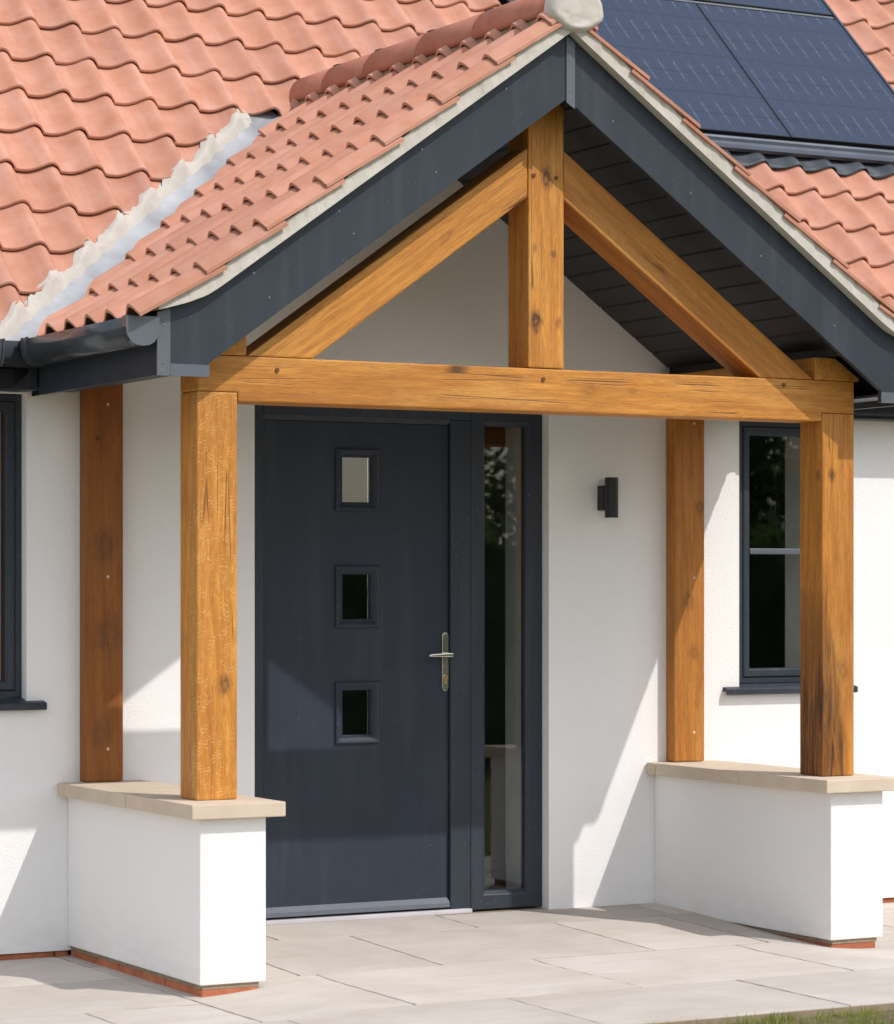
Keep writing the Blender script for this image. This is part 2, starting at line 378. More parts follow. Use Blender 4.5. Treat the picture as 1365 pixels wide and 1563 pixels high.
# skirt down to the soil
nb = len(v); n1 = 286
v += [(p[0], p[1], -.13) for p in v[:n1]]
f += [(i + 1, i, nb + i, nb + i + 1) for i in range(n1 - 1)]
pav = mo('paving', v, f, M['joint'], mw=Matrix.Identity(4), fix=False); pav['kind'] = 'structure'; pav['label'] = 'pale sandstone paving in front of the porch'
def slab(x0, x1, y0, y1):
    x0 += .0045; x1 -= .0045; y0 += .0085; y1 -= .0085
    jl = [random.uniform(-.003, .003) for _ in range(4)]; dz = random.uniform(-.0004, .0018)
    nx, ny = max(2, int((x1 - x0) / .05)), max(2, int((y1 - y0) / .05))
    v, f = grid_sheet(x0, x1, y0, y1, nx, ny, lambda x, y: pave_z(x, y) + dz)
    v = [(x + jl[0] * (y - y0) + .0022 * math.sin(41 * y + x0 * 9), y + jl[1] * (x - x0) + .0022 * math.sin(37 * x + y0 * 7), z) for x, y, z in v]
    W1 = nx + 1
    ring = list(range(W1)) + [j * W1 + nx for j in range(1, ny + 1)] + [ny * W1 + i for i in range(nx - 1, -1, -1)] + [j * W1 for j in range(ny - 1, 0, -1)]
    k = len(v); cx, cy = (x0 + x1) / 2, (y0 + y1) / 2
    v += [(v[i][0] + (.003 if v[i][0] > cx else -.003), v[i][1] + (.003 if v[i][1] > cy else -.003), v[i][2] - .016) for i in ring]
    m = len(ring); f += [(ring[(a + 1) % m], ring[a], k + a, k + (a + 1) % m) for a in range(m)]
    mo('paving_slab', v, f, M['slab'], pav, fix=False)
YR = (.05, -.335, -1.11, -1.885, -2.578)       # rows; a few slabs span two
rows = {0: [-4.9, -4.1, -3.2, -2.3, -1.5, -.72, .155, 1.09, 1.95, 2.75, 3.6, 4.5, 5.9],
        1: [-4.9, -4.0, -3.25, -2.35, -1.5, -1.0, -.42, .50, 1.02, 1.9, 2.9, 3.8, 4.8, 5.9],
        2: [-4.9, -4.1, -3.3, -2.6, -1.93, -1.5, -.94, -.05, .86, 1.72, 2.6, 3.6, 4.6, 5.9],
        3: [-4.9, -4.1, -3.3, -2.75, -1.94, -1.42, -.60, .34, 1.20, 2.05, 3.0, 4.0, 5.0, 5.9]}
for r, xs in rows.items():
    for a, b in zip(xs, xs[1:]):
        y1, y0 = YR[r], YR[r + 1]
        if r in (0, 1) and b <= -1.49: y0, y1 = ((-.69, .05) if r == 0 else (-1.40, -.69))
        if r == 2 and b <= -1.49: y1 = -1.40
        slab(a, b, y0, y1)

# ------------------------------------------------------------------ house
house = empty('house', (0, 0, 0), 'white rendered bungalow with orange pantile roof and dark grey front door', 'house')
HX0, HX1, HY = -6.0, 7.0, 8.4
TH = .345
DO = (-.670, .680, -.03, 2.115)                 # door and sidelight opening
WR = (1.638, 2.137, .925, 2.092); WL = (-2.62, -1.621, .925, 2.097)
holes = [DO, WR, WL]
def wall_panel(x0, x1, z0, z1, y0, y1, holes):
    xs = sorted({x0, x1, *[h[0] for h in holes], *[h[1] for h in holes]}); zs = sorted({z0, z1, *[h[2] for h in holes], *[h[3] for h in holes]})
    mb = MB(); inh = lambda x, z: any(h[0] < x < h[1] and h[2] < z < h[3] for h in holes)
    for a, b in zip(xs, xs[1:]):
        for c, d in zip(zs, zs[1:]):
            if inh((a + b) / 2, (c + d) / 2): continue
            mb.add([(a, y0, c), (b, y0, c), (b, y0, d), (a, y0, d)], [(0, 1, 2, 3)])
            mb.add([(a, y1, c), (b, y1, c), (b, y1, d), (a, y1, d)], [(3, 2, 1, 0)])
    for h in holes:
        a, b, c, d = h
        mb.add([(a, y0, c), (a, y1, c), (a, y1, d), (a, y0, d)], [(0, 1, 2, 3)])
        mb.add([(b, y0, c), (b, y1, c), (b, y1, d), (b, y0, d)], [(3, 2, 1, 0)])
        mb.add([(a, y0, d), (b, y0, d), (b, y1, d), (a, y1, d)], [(3, 2, 1, 0)])
        mb.add([(a, y0, c), (b, y0, c), (b, y1, c), (a, y1, c)], [(0, 1, 2, 3)])
    mb.add([(x0, y0, z0), (x1, y0, z0), (x1, y1, z0), (x0, y1, z0)], [(3, 2, 1, 0)])
    return mb
mb = wall_panel(HX0, HX1, -.03, 2.25, 0, TH, holes)
# gable piece up to the porch ceiling
ga = [(-1.60, 2.25), (1.60, 2.25), (1.305, 2.28), (0, 3.21), (-1.305, 2.28)]
n = len(ga); gv = [(x, 0, z) for x, z in ga] + [(x, TH, z) for x, z in ga]
mb.add(gv, [tuple(range(n)), tuple(range(n, 2 * n))[::-1]] + [(i, n + i, n + (i + 1) % n, (i + 1) % n) for i in range(1, n)])
mb.build('wall', M['render'], house, mw=Matrix.Translation((0, 0, 1.2)), fix=False, label='smooth white rendered front wall around the door')
for nm, a in (('side_wall', (HX0, HX0 + .3, TH + .002, HY, -.1, 2.3)), ('side_wall', (HX1 - .3, HX1, TH + .002, HY, -.1, 2.3)), ('back_wall', (HX0 + .302, HX1 - .302, HY - .3, HY, -.1, 2.3))):
    box(nm, *a, M['render'], house)
for x in (HX0, HX1 - .3):
    prism('gable_wall', [(.2, 2.302), (HY, 2.302), (4.4, 6.35)], x, x + .3, 'x', M['render'], house)
# inside: dark rooms behind the glass
mb = MB(); a, b, c, d, e, h_ = HX0 + .31, HX1 - .31, TH + .003, HY - .31, .0, 2.22
V8, F8 = boxv(a, b, c, d, e, h_)
mb.add(V8, [F8[1], F8[3], F8[4], F8[5]])
mb.build('room', M['room'], house, fix=False)
mo('room_floor', [(a, .13, .004), (b, .13, .004), (b, d, .004), (a, d, .004)], [(0, 1, 2, 3)], M['floor'], house)
for x in (-1.30, 1.30): box('partition_wall', x - .05, x + .05, TH + .01, 3.2, .006, 2.21, M['room'], house)
box('partition_wall', -1.24, 1.24, 3.1, 3.2, .006, 2.21, M['room'], house)
prism('skirting', [(.668, .17), (.668, .345), (.678, .345), (.678, .17)], .006, .17, 'z', M['skirt'], house, b=.003)
prism('reveal_lining', [(.6705, .135), (.6705, .352), (.6785, .352), (.6785, .135)], .172, 2.10, 'z', M['skirt'], house)
prism('reveal_lining', [(2.128, .135), (2.128, .352), (2.1355, .352), (2.1355, .135)], .93, 2.085, 'z', M['skirt'], house)

# brick course under the render
def bricks(parent, p0, p1, z0, z1, depth, nrm, ln=.215, gap=.010, setback=.012, mesh_cache={}):
    """a row of bricks from p0 to p1 (plan), face set back along -nrm"""
    p0 = Vector((*p0, 0)); p1 = Vector((*p1, 0)); d = (p1 - p0); L = d.length; d.normalize(); nv = Vector((*nrm, 0)); x = 0
    while x < L - .02:
        l = min(ln, L - x); key = (round(l, 3), round(z1 - z0, 3), depth)
        if key not in mesh_cache:
            v, f = boxv(-l / 2, l / 2, -depth / 2, depth / 2, -(z1 - z0) / 2, (z1 - z0) / 2)
            o = mo('brick', v, f, M['brick'], None, mw=Matrix.Identity(4)); bev(o, .004, 1); mesh_cache[key] = o.data
            bpy.data.objects.remove(o); 
        c = p0 + d * (x + l / 2) - nv * (setback + depth / 2 + random.uniform(-.001, .002)); c.z = (z0 + z1) / 2
        mw = Matrix.Translation(c) @ Matrix.Rotation(math.atan2(d.y, d.x), 4, 'Z')
        o = bpy.data.objects.new('brick', mesh_cache[key]); link(o, parent, mw); x += l + gap
def clean(d): return {k: v for k, v in d.items()}
base = box('wall_base', HX0 + .01, -1.46, .024, TH - .01, -.12, -.030, M['bed'], house)
base2 = box('wall_base', 1.52, HX1 - .01, .024, TH - .01, -.12, -.030, M['bed'], house)
bricks(base, (-4.2, 0), (-1.449, 0), -.115, -.033, .1, (0, -1), setback=.008)
bricks(base2, (1.47, 0), (4.6, 0), -.115, -.033, .1, (0, -1), setback=.008)
box('door_step', -.66, .67, .02, .33, -.05, .0125, M['bed'], house)

# door set
door = box('door_frame', -.669, -.610, .05, .12, .020, 2.113, M['dark'], house, b=.003, label='anthracite frame round the door and sidelight')
def dpart(name, *a, mat='dark', b=.003, par=door, **kw): return box(name, *a, M[mat], par, b=b, **kw)
dpart('frame_jamb', .240, .3335, .05, .12, .022, 2.0490)
dpart('frame_head', -.609, .3335, .05, .12, 2.050, 2.113)
# sloped bead under the head
prism('head_bead', [(.062, 2.030), (.051, 2.050), (.10, 2.050), (.10, 2.030)], -.609, .2395, 'x', M['dark'], door)
LH = [(-.283 + .034, -.083 - .034, zc - .127 + .034, zc + .127 - .034) for zc in (1.796, 1.3215, .8505)]
lm = wall_panel(-.607, .237, .047, 2.028, .069, .113, LH)
lm.add([(-.607, .069, 2.028), (.237, .069, 2.028), (.237, .113, 2.028), (-.607, .113, 2.028)], [(0, 1, 2, 3)])
lm.add([(.237, .069, .047), (.237, .113, .047), (.237, .113, 2.028), (.237, .069, 2.028)], [(0, 1, 2, 3)])
lm.add([(-.607, .069, .047), (-.607, .113, .047), (-.607, .113, 2.028), (-.607, .069, 2.028)], [(3, 2, 1, 0)])
leaf = lm.build('door_leaf', M['door'], door, fix=False)
prism('weather_bar', [(.070, .080), (.050, .058), (.047, .0405), (.070, .0405)], -.606, .236, 'x', M['trim'], door)
box('threshold', -.608, .331, .028, .112, .0125, .031, M['sill_w'], door, b=.004)
for zc in (1.796, 1.3215, .8505):
    x0, x1, z0, z1 = -.283, -.083, zc - .127, zc + .127
    tr = ring_frame('pane_trim', x0, x1, z0, z1, [(0, .0695), (.001, .060), (.006, .056), (.014, .058), (.026, .0675), (.030, .0665), (.036, .0775), (.037, .09)], M['door'], leaf)
    box('pane', x0 + .036, x1 - .036, .0785, .0835, z0 + .036, z1 - .036, M['glass'], leaf)
    # leading strip inside the pane
    box('spacer_bar', x1 - .0445, x1 - .0405, .0845, .0865, z0 + .037, z1 - .037, M['steel'], leaf)
# cut-outs behind the panes: darker inner wells
# handle
hv = [(.2215 + .0160 * math.cos(t), 1.157 + .0160 * math.sin(t)) for t in np.linspace(0, math.pi, 9)] + [(.2215 + .0160 * math.cos(t), .947 + .0160 * math.sin(t)) for t in np.linspace(math.pi, 2 * math.pi, 9)]
hp = prism('handle_plate', hv, .060, .0685, 'y', M['steel'], leaf, b=.0025)
mb = MB(); mb.add(*cyl((.2215, .060, 1.081), (.2215, .018, 1.081), .0095)); mb.build('lever_neck', M['steel'], leaf, smooth=False)
lv = prism('lever', [(.2335, 1.073), (.2335, 1.089), (.19, 1.0885), (.135, 1.0855), (.121, 1.083), (.121, 1.0745), (.135, 1.0745), (.19, 1.0735)], .012, .026, 'y', M['steel'], leaf, b=.004)
mb = MB(); mb.add(*cyl((.2215, .060, .988), (.2215, .0545, .988), .010)); mb.box(.2172, .2258, .0548, .060, .962, .985); mb.build('lock_cylinder', M['brass'], leaf)
mb = MB()
for z in (1.160, .945): mb.add(*cyl((.2215, .060, z), (.2215, .0585, z), .004, n=10))
mb.build('plate_screw', M['screw'], leaf)
# sidelight
sd = ring_frame('sidelight_frame', .3355, .6785, .021, 2.1045, [(0, .115), (0, .054), (.003, .051), (.058, .051), (.062, .054), (.0745, .068), (.0755, .10)], M['dark'], door)
box('sidelight_pane', .410, .604, .078, .083, .095, 2.0305, M['glass'], door)

def window(hx0, hx1, hz0, hz1, label, bar=True):
    hx0 = max(hx0, 1.663) if bar else hx0
    fr = ring_frame('window', hx0 + .002, hx1 - .002, hz0 + .014, hz1 - .003, [(0, .12), (0, .053), (.003, .050), (.024, .050), (.026, .053), (.0265, .12)], M['dark'], house, label=label)
    i = .028
    ring_frame('sash', hx0 + .002 + i, hx1 - .002 - i, hz0 + .014 + i, hz1 - .003 - i, [(0, .11), (0, .049), (.004, .045), (.028, .045), (.036, .056), (.038, .10)], M['dark'], fr)
    gx0, gx1, gz0, gz1 = hx0 + .066, hx1 - .066, hz0 + .078, hz1 - .067
    box('pane', gx0, gx1, .066, .071, gz0, gz1, M['glass'], fr)
    if bar:
        zb = 1.5175; box('glazing_bar', gx0 + .002, gx1 - .002, .053, .0655, zb - .013, zb + .013, M['trim'], fr, b=.005)
    prism('sill', [(.048, .938), (-.032, .921), (-.036, .917), (-.036, .897), (-.028, .893), (-.028, .905), (-.001, .909), (-.001, .9235), (.048, .9235)], hx0 - .11, hx1 + (.11 if bar else .069), 'x', M['dark'], fr)
    return fr
box('frame_packer', 1.6385, 1.6645, .06, .12, .94, 2.088, M['dark'], house)
window(*WR, 'narrow dark grey window half hidden by the right post')
window(*WL, 'dark grey window at the left edge of the photo', bar=False)

# ---- main roof
MBASE = 2.357
def mz(y, c=MBASE): return c + TM * y
cM = 1 / math.sqrt(1 + TM * TM); sM = TM * cM
VAL = lambda x: 1.121 - .754 * abs(x)         # valley line in plan
RY = 4.4
pl = [(HX0 - .2, -.19), (-1.739, -.19), (0, 1.121), (1.739, -.19), (HX1 + .2, -.19), (HX1 + .2, RY), (HX0 - .2, RY)]
mb = MB(); n = len(pl); dk = lambda x, y, o: (x, y, mz(y, MBASE - .006) - o)
mb.add([dk(x, y, 0) for x, y in pl] + [dk(x, y, .06) for x, y in pl], [tuple(range(n)), tuple(range(n, 2 * n))[::-1]] + [(i, n + i, n + (i + 1) % n, (i + 1) % n) for i in range(n)])
mb.add([(HX0 - .2, RY, mz(RY)), (HX1 + .2, RY, mz(RY)), (HX1 + .2, HY + .3, mz(RY) - TM * (HY + .3 - RY)), (HX0 - .2, HY + .3, mz(RY) - TM * (HY + .3 - RY))], [(3, 2, 1, 0)])
roof = mb.build('roof', M['black'], house, fix=False, label='orange pantile main roof behind the porch')

# tile: s across (roll on the right), v up the slope
TWD = .1965
def prof(s):
    pts = [(0, .004), (.08, .001), (.22, .0), (.36, .004), (.50, .016), (.60, .029), (.70, .041), (.78, .0455), (.86, .041), (.93, .029), (.985, .013), (1.03, .0045)]
    return pw(s, pts)
SS = [-.005, .06, .14, .24, .34, .44, .52, .59, .66, .72, .78, .83, .88, .925, .965, 1.0, 1.03]
def tile_mesh(gauge, extra=.075, lift=.020, th=.012, rib=False):
    L = gauge + extra; n = len(SS); v = []; f = []
    def P(s, vv, dn): return (s * TWD, vv, prof(s) + lift * (1 - vv / gauge) + dn)
    rows_ = ((0, 0), (.0, .0))
    # top face: rounded nose row then body
    v += [P(s, .0035, -.0) for s in SS]; v += [P(s, L, 0) for s in SS]
    f += [(i, i + 1, n + i + 1, n + i) for i in range(n - 1)]
    k = len(v); v += [P(s, .0035, 0) for s in SS]; v += [P(s, 0, -.0035) for s in SS]; v += [P(s, 0, -th) for s in SS]
    f += [(k + n + i, k + n + i + 1, k + i + 1, k + i) for i in range(n - 1)] + [(k + 2 * n + i, k + 2 * n + i + 1, k + n + i + 1, k + n + i) for i in range(n - 1)]
    k = len(v); v += [P(s, 0, -th) for s in SS]; v += [P(s, L, -th) for s in SS]
    f += [(k + n + i, k + n + i + 1, k + i + 1, k + i) for i in range(n - 1)]
    k = len(v)
    for s in (SS[0], SS[-1]): v += [P(s, 0, -th), P(s, L, -th), P(s, L, 0), P(s, .0035, 0)]
    f += [(k + 3, k + 2, k + 1, k), (k + 4, k + 5, k + 6, k + 7)]
    me = new_mesh('roof_tile', v, f, M['tile'], True)
    return me
GM = .1975 / cM
tm_main = tile_mesh(GM)
def mtx(X, Y, Z, o): 
    m = Matrix((X, Y, Z)).transposed().to_4x4(); m.translation = o; return m
def wob(): return Matrix.Rotation(random.gauss(0, .0035), 4, 'Z') @ Matrix.Rotation(random.gauss(0, .003), 4, 'X') @ Matrix.Translation((random.gauss(0, .0012), random.gauss(0, .0015), random.gauss(0, .0008)))
def cut_mesh(me, mw, planes):
    bm = bmesh.new(); bm.from_mesh(me); iv = mw.inverted(); nm = iv.to_3x3()
    for co, no in planes:
        bmesh.ops.bisect_plane(bm, geom=bm.verts[:] + bm.edges[:] + bm.faces[:], plane_co=iv @ Vector(co), plane_no=(nm @ Vector(no)).normalized(), clear_outer=True, dist=1e-5)
    if not len(bm.faces): bm.free(); return None
    m2 = bpy.data.meshes.new(me.name); bm.to_mesh(m2); bm.free(); m2.materials.append(M['tile']); return m2
def tile(me, mw, parent, planes=()):
    """place a tile, cutting it where it crosses a plane (point, outward normal)"""
    cs = [mw @ Vector(v.co) for v in (me.vertices[0], me.vertices[len(SS) - 1], me.vertices[len(SS)], me.vertices[2 * len(SS) - 1])]
    for co, no in planes:
        d = [(c - Vector(co)).dot(Vector(no)) for c in cs]
        if min(d) > 0: return None
        if max(d) > -.06:
            me = cut_mesh(me, mw, planes)
            if me is None: return None
            break
    o = bpy.data.objects.new('roof_tile', me); return link(o, parent, mw)
VN = Vector((.754, -1, 0)).normalized()        # outward of the left valley (towards the porch)
vl_pl = ((0, 1.121 + .135, 0), (VN.x, VN.y, 0)); vr_pl = ((0, 1.121 + .05, 0), (-VN.x, VN.y, 0))
ARR = (1.56, 3.611)                            # solar array in x
ARY = (1.075, 3.0)
far = MB()
for k in range(-4, 13):
    y = -.19 if k == -4 else .526 + .1975 * (k - 3 + 0) - .0 if False else (.526 + .1975 * k)
    if k == -4: y = -.2
    for j in range(-13, 31):
        x = -1.02 + TWD * j
        if x < -3.2 or x > 4.9: continue
        mw = mtx(Vector((1, 0, 0)), Vector((0, cM, sM)), Vector((0, -sM, cM)), Vector((x, y, mz(y)))) @ wob()
        pls = []
        xc = x + TWD / 2
        if y < 1.1: pls.append(vl_pl if xc < 0 else vr_pl)
        if xc < 0 and y + .3 < VAL(xc): continue
        if xc > 0 and y + .3 < VAL(xc): continue
        if ARR[0] < xc < ARR[1] + .02 and y > ARY[0] + .02: continue
        if ARR[0] - .1 < xc <= ARR[0]: pls.append(((ARR[0] - .01, 0, 0), (1, 0, 0)))
        if ARR[1] < xc < ARR[1] + .15 and y > ARY[0]: pls.append(((ARR[1] + .012, 0, 0), (-1, 0, 0)))
        vis = -2.3 < x < 4.5 and y < (1.75 + .15 * (x + 1.2))
        if vis: 
            if pls and ((ARR[0] - .1 < xc <= ARR[0]) and y < ARY[0]): pls = [p for p in pls if p[1] != (1, 0, 0)]
            tile(tm_main, mw, roof, pls)
        else:
            if abs(x) < 2 and y < 1.2 and (VAL(xc) > y - .25): continue
            far.add([mw @ v.co for v in tm_main.vertices], [tuple(p.vertices) for p in tm_main.polygons])
o = far.build('far_tiles', M['tile'], roof, smooth=True, fix=False); o['kind'] = 'stuff'

# ---- solar array
TC = MBASE + .07 * 1.38
def onroof(x, y, h): 
    return Vector((x, y, mz(y))) + Vector((0, -sM, cM)) * h
def slope_box(name, x0, x1, y0, y1, h0, h1, mat, parent, **kw):
    mw = mtx(Vector((1, 0, 0)), Vector((0, cM, sM)), Vector((0, -sM, cM)), onroof((x0 + x1) / 2, (y0 + y1) / 2, (h0 + h1) / 2))
    hx, hy, hz = (x1 - x0) / 2, (y1 - y0) / 2 / cM, (h1 - h0) / 2
    v, f = boxv(-hx, hx, -hy, hy, -hz, hz)
    return mo(name, [mw @ Vector(p) for p in v], f, M[mat], parent, mw=mw, **kw)
HP = .088
lab = {(0, 0): 'lower left solar panel partly hidden behind the porch ridge', (1, 0): 'large lower right solar panel above the ribbed flashing',
       (0, 1): 'upper left solar panel cut by the top edge of the photo', (1, 1): 'upper right solar panel, only a sliver at the top edge'}
for (i, j), lb in lab.items():
    x0, x1 = (1.80, 2.7125) if i == 0 else (2.7155, 3.600)
    y0, y1 = (1.188, 2.040) if j == 0 else (2.062, 2.92)
    s = empty('solar_panel', onroof((x0 + x1) / 2, y0, HP), lb, 'solar panel', 'solar panels set into the main roof')
    slope_box('cell_sheet', x0 + .0035, x1 - .0035, y0 + .005, y1 - .005, HP - .02, HP, 'panel', s)
    for a in ((x0, x0 + .003, y0, y1), (x1 - .003, x1, y0, y1), (x0 + .0035, x1 - .0035, y0, y0 + .0045), (x0 + .0035, x1 - .0035, y1 - .0045, y1)):
        slope_box('panel_frame', *a, HP - .03, HP + .0015, 'black', s)
slope_box('array_tray', 1.60, 3.61, 1.13, 3.0, .03, .05, 'black', roof)
slope_box('side_flashing', 1.565, 1.797, 1.17, 3.0, .052, .066, 'bar', roof)
slope_box('side_flashing', 3.602, 3.616, 1.17, 3.0, .05, .092, 'bar', roof)
slope_box('cross_rail', 1.80, 3.60, 2.0425, 2.0595, HP - .03, HP - .004, 'steel', roof)
# ribbed bar below the panels
bp = [(1.186, .060), (1.186, .066), (1.166, .066), (1.164, .088), (1.156, .094), (1.148, .090), (1.140, .078), (1.128, .074), (1.108, .072), (1.106, .055), (1.15, .055)]
n = len(bp); v = [onroof(x, y, h) for x in (1.60, 3.60) for y, h in bp]
mo('panel_flashing_bar', v, [tuple(range(n))[::-1], tuple(range(n, 2 * n))] + [(i, (i + 1) % n, n + (i + 1) % n, n + i) for i in range(n)], M['bar'], roof)
# dark apron dressed over the tiles
v = []; nx, ny = 170, 5
for j in range(ny + 1):
    y = 1.052 + (1.135 - 1.052) * j / ny
    for i in range(nx + 1):
        x = 1.585 + (3.63 - 1.585) * i / nx; s = ((x + 1.02) / TWD) % 1.0
        t = j / ny
        h = prof(s) * (.92 - t * .6) + .020 + .012 * t + .005 + .003 * math.sin(x * 37 + y * 90)
        v.append(onroof(x, y + .004 * math.sin(x * 23), h))
fa = [(j * (nx + 1) + i, j * (nx + 1) + i + 1, (j + 1) * (nx + 1) + i + 1, (j + 1) * (nx + 1) + i) for j in range(ny) for i in range(nx)]
k = len(v); v += [p - Vector((0, -sM, cM)) * .004 for p in v[:nx + 1]]
fa += [(k + i, k + i + 1, i + 1, i) for i in range(nx)]
mo('lead_apron', v, fa, M['lead'], roof, smooth=True, fix=False)

# ---- valley lining and mortar (left and right of the porch)
PB = 3.460                                   # porch tile base at the ridge
def pz(x, c=PB): return c - T * abs(x)
for sg in (-1, 1):
    v = []; f = []; nU, nV = 60, 10
    d = Vector((-.754 * 0 + 1, .754, 0)).normalized()
    for i in range(nU + 1):
        xb = -1.735 if sg < 0 else -1.77; x0 = xb + (-.02 - xb) * i / nU; y0 = VAL(x0)
        for j in range(nV + 1):
            o_ = -.20 + .34 * j / nV           # perpendicular: - porch side, + main side
            x, y = x0 - .602 * o_, y0 + .798 * o_
            z = max(mz(y, MBASE + .006), pz(x, PB - .012))
            z += .010 * math.exp(-(o_ / .03) ** 2) + .0035 * math.sin(i * 1.1 + j * 2.3) + .002 * math.sin(i * 2.9 - j)
            v.append((sg * -x, y, z))
    f = [(i * (nV + 1) + j, i * (nV + 1) + j + 1, (i + 1) * (nV + 1) + j + 1, (i + 1) * (nV + 1) + j) for i in range(nU) for j in range(nV)]
    mo('valley_lining', v, f, M['lining'], roof, smooth=True)
    # mortar fillet pointed against the cut tiles
    v = []; nU, nV = 220, 9; rng = random.Random(3)
    ph = [rng.uniform(0, 6) for _ in range(6)]
    for i in range(nU + 1):
        x0 = -1.735 + 1.60 * i / nU; y0 = VAL(x0)
        k = ((x0 + 1.02) / TWD) % 1
        rag = .006 * math.sin(i * .35 + ph[0]) + .004 * math.sin(i * .9 + ph[1]) + .010 * (((i * .085) % 1) - .5)
        for j in range(nV + 1):
            t = j / nV
            o_ = .082 + (.127 + rag - .082) * t + .004 * math.sin(i * .5 + ph[3]) * (1 - t)
            x, y = x0 - .602 * o_, y0 + .798 * o_
            s = ((x + 1.02) / TWD) % 1.0; kk = (y - .526) / .1975; fr = kk - math.floor(kk)
            h = (prof(s) * .9 + .020 * max(1 - fr, (fr - .72) / .28)) * min(1, t * 3.0)
            up = .0030 + .0035 * math.sin(math.pi * t) + .0006 * math.sin(i * .5 + j * 1.7) 
            v.append((sg * -x, y, mz(y) + (h + up) * 1.25))
    f = [(i * (nV + 1) + j, i * (nV + 1) + j + 1, (i + 1) * (nV + 1) + j + 1, (i + 1) * (nV + 1) + j) for i in range(nU) for j in range(nV)]
    mo('valley_mortar', v, f, M['mortar'], roof, smooth=True)

# ---- eaves of the main house
FY = -.133
for x0, x1 in ((HX0 - .2, -XE - .004), (XE + .004, HX1 + .2)):
    box('fascia', x0, x1, FY, FY + .02, 2.100, 2.272, M['dark'], house, b=.002)
    box('eaves_soffit', x0, x1, FY + .021, -.001, 2.101, 2.111, M['dark'], house)
GP = [(-.0575, .0), (-.0575, -.035), (-.053, -.062), (-.040, -.082), (-.022, -.092), (0, -.095), (.022, -.092), (.040, -.082), (.053, -.062), (.0575, -.035), (.0575, 0)]
def gutter_mesh(prf, a0, a1, axis, c, z, th=.0035, lip=True):
    """U profile swept along an axis; c = centre across, z = top"""
    outer = [(p[0], p[1]) for p in prf]; inner = [(p[0] * (1 - th / .0575), p[1] + (th if p[1] < -.001 else 0)) for p in prf][::-1]
    pts = outer + inner; n = len(pts); v = []
    for a in (a0, a1):
        for p in pts: v.append((c + p[0], a, z + p[1]) if axis == 'y' else (a, c + p[0], z + p[1]))
    f = [(i, (i + 1) % n, n + (i + 1) % n, n + i) for i in range(n)]
    m = len(prf)
    for b in (0, n):
        for i in range(m - 1): f.append((b + i, b + i + 1, b + n - 2 - i, b + n - 1 - i))
    return v, f
def scale_prof(k): return [(p[0] * k, p[1] * k) for p in GP]
def gutter(parent, a0, a1, axis, c, z, brs, ends):
    v, f = gutter_mesh(GP, a0, a1, axis, c, z); gt = mo('gutter', v, f, M['gutter'], parent, smooth=False)
    for p in gt.data.polygons: p.use_smooth = abs(p.normal.y if axis == 'y' else p.normal.x) < .5
    for b in brs:
        v, f = gutter_mesh(scale_prof(1.05), b - .019, b + .019, axis, c, z + .004, .005); o = mo('gutter_bracket', v, f, M['gutter'], gt)
        for q in (-.026, .026):
            v, f = gutter_mesh(scale_prof(1.09), b + q - .0045, b + q + .0045, axis, c, z + .006, .008); mo('bracket_rib', v, f, M['gutter'], gt)
    for e, dr in ends:
        pr = scale_prof(1.06); n = len(pr)
        P = lambda p, a: (c + p[0], a, z + .004 + p[1]) if axis == 'y' else (a, c + p[0], z + .004 + p[1])
        v = [P(p, e) for p in pr] + [P(p, e + dr * .007) for p in pr]
        f = [tuple(range(n))[::-1], tuple(range(n, 2 * n))] + [(i, (i + 1) % n, n + (i + 1) % n, n + i) for i in range(n)]
        mo('stop_end', v, f, M['trim'], gt)
        v, f = gutter_mesh(scale_prof(1.06), e - dr * .028, e - dr * .0005, axis, c, z + .004, .005); mo('stop_end_collar', v, f, M['gutter'], gt)
    return gt
gutter(house, HX0 - .2, -1.640, 'x', FY - .066, 2.272, (-2.6, -3.5, -1.83), ())
gutter(house, 1.640, HX1 + .2, 'x', FY - .066, 2.272, (1.84, 2.6, 3.5), ())

# ------------------------------------------------------------------ low walls
def low_wall(x0, cx0, label, side):
    w_ = .25; x1 = x0 + w_; y0 = -1.2703
    lw = empty('low_wall', ((x0 + x1) / 2, -.63, 0), label, 'low wall')
    bd = prism('rendered_body', [(x0, y0), (x1, y0), (x1, -.001), (x0, -.001)], -.012, ZC0 - .001, 'z', M['render'], lw)
    bev(bd, .006, 2)
    box('mortar_bed', x0 + .013, x1 - .024, y0 + .009, -.002, -.028, -.0125, M['bed'], lw)
    core = box('brick_base', x0 + .03, x1 - .05, y0 + .04, -.003, -.12, -.0285, M['bed'], lw)
    bricks(core, (x0, y0 + .112), (x0, -.004), -.10, -.0285, .1, (-1, 0), setback=.010)
    bricks(core, (x1, y0 + .112), (x1, -.004), -.10, -.0285, .1, (1, 0), setback=.028)
    bricks(core, (x0 + .010, y0), (x1 - .028, y0), -.10, -.0285, .1, (0, -1), setback=.008)
    js = (-1.3112, -.7000, -.0835)
    cx1 = cx0 + .3547
    for a, b in zip(js, js[1:]):
        c = box('coping_stone', cx0 + random.uniform(0, .0015), cx1, a + .0015, b - .0015, ZC0, ZC1, M['coping'], lw); bev(c, .004, 2)
    pr = [(cx0, -.082), (cx1, -.082), (cx1, -.0015), (cx0 + .01, -.0015), (cx0 + .002, -.012)]
    bev(prism('coping_stone', pr, ZC0, ZC1 - .001, 'z', M['coping'], lw), .004, 2)
    return lw
low_wall(-1.4556, -1.5031, 'white rendered low wall with stone coping left of the front door', -1)
low_wall(1.2029, 1.1551, 'white rendered low wall with stone coping right of the front door', 1)

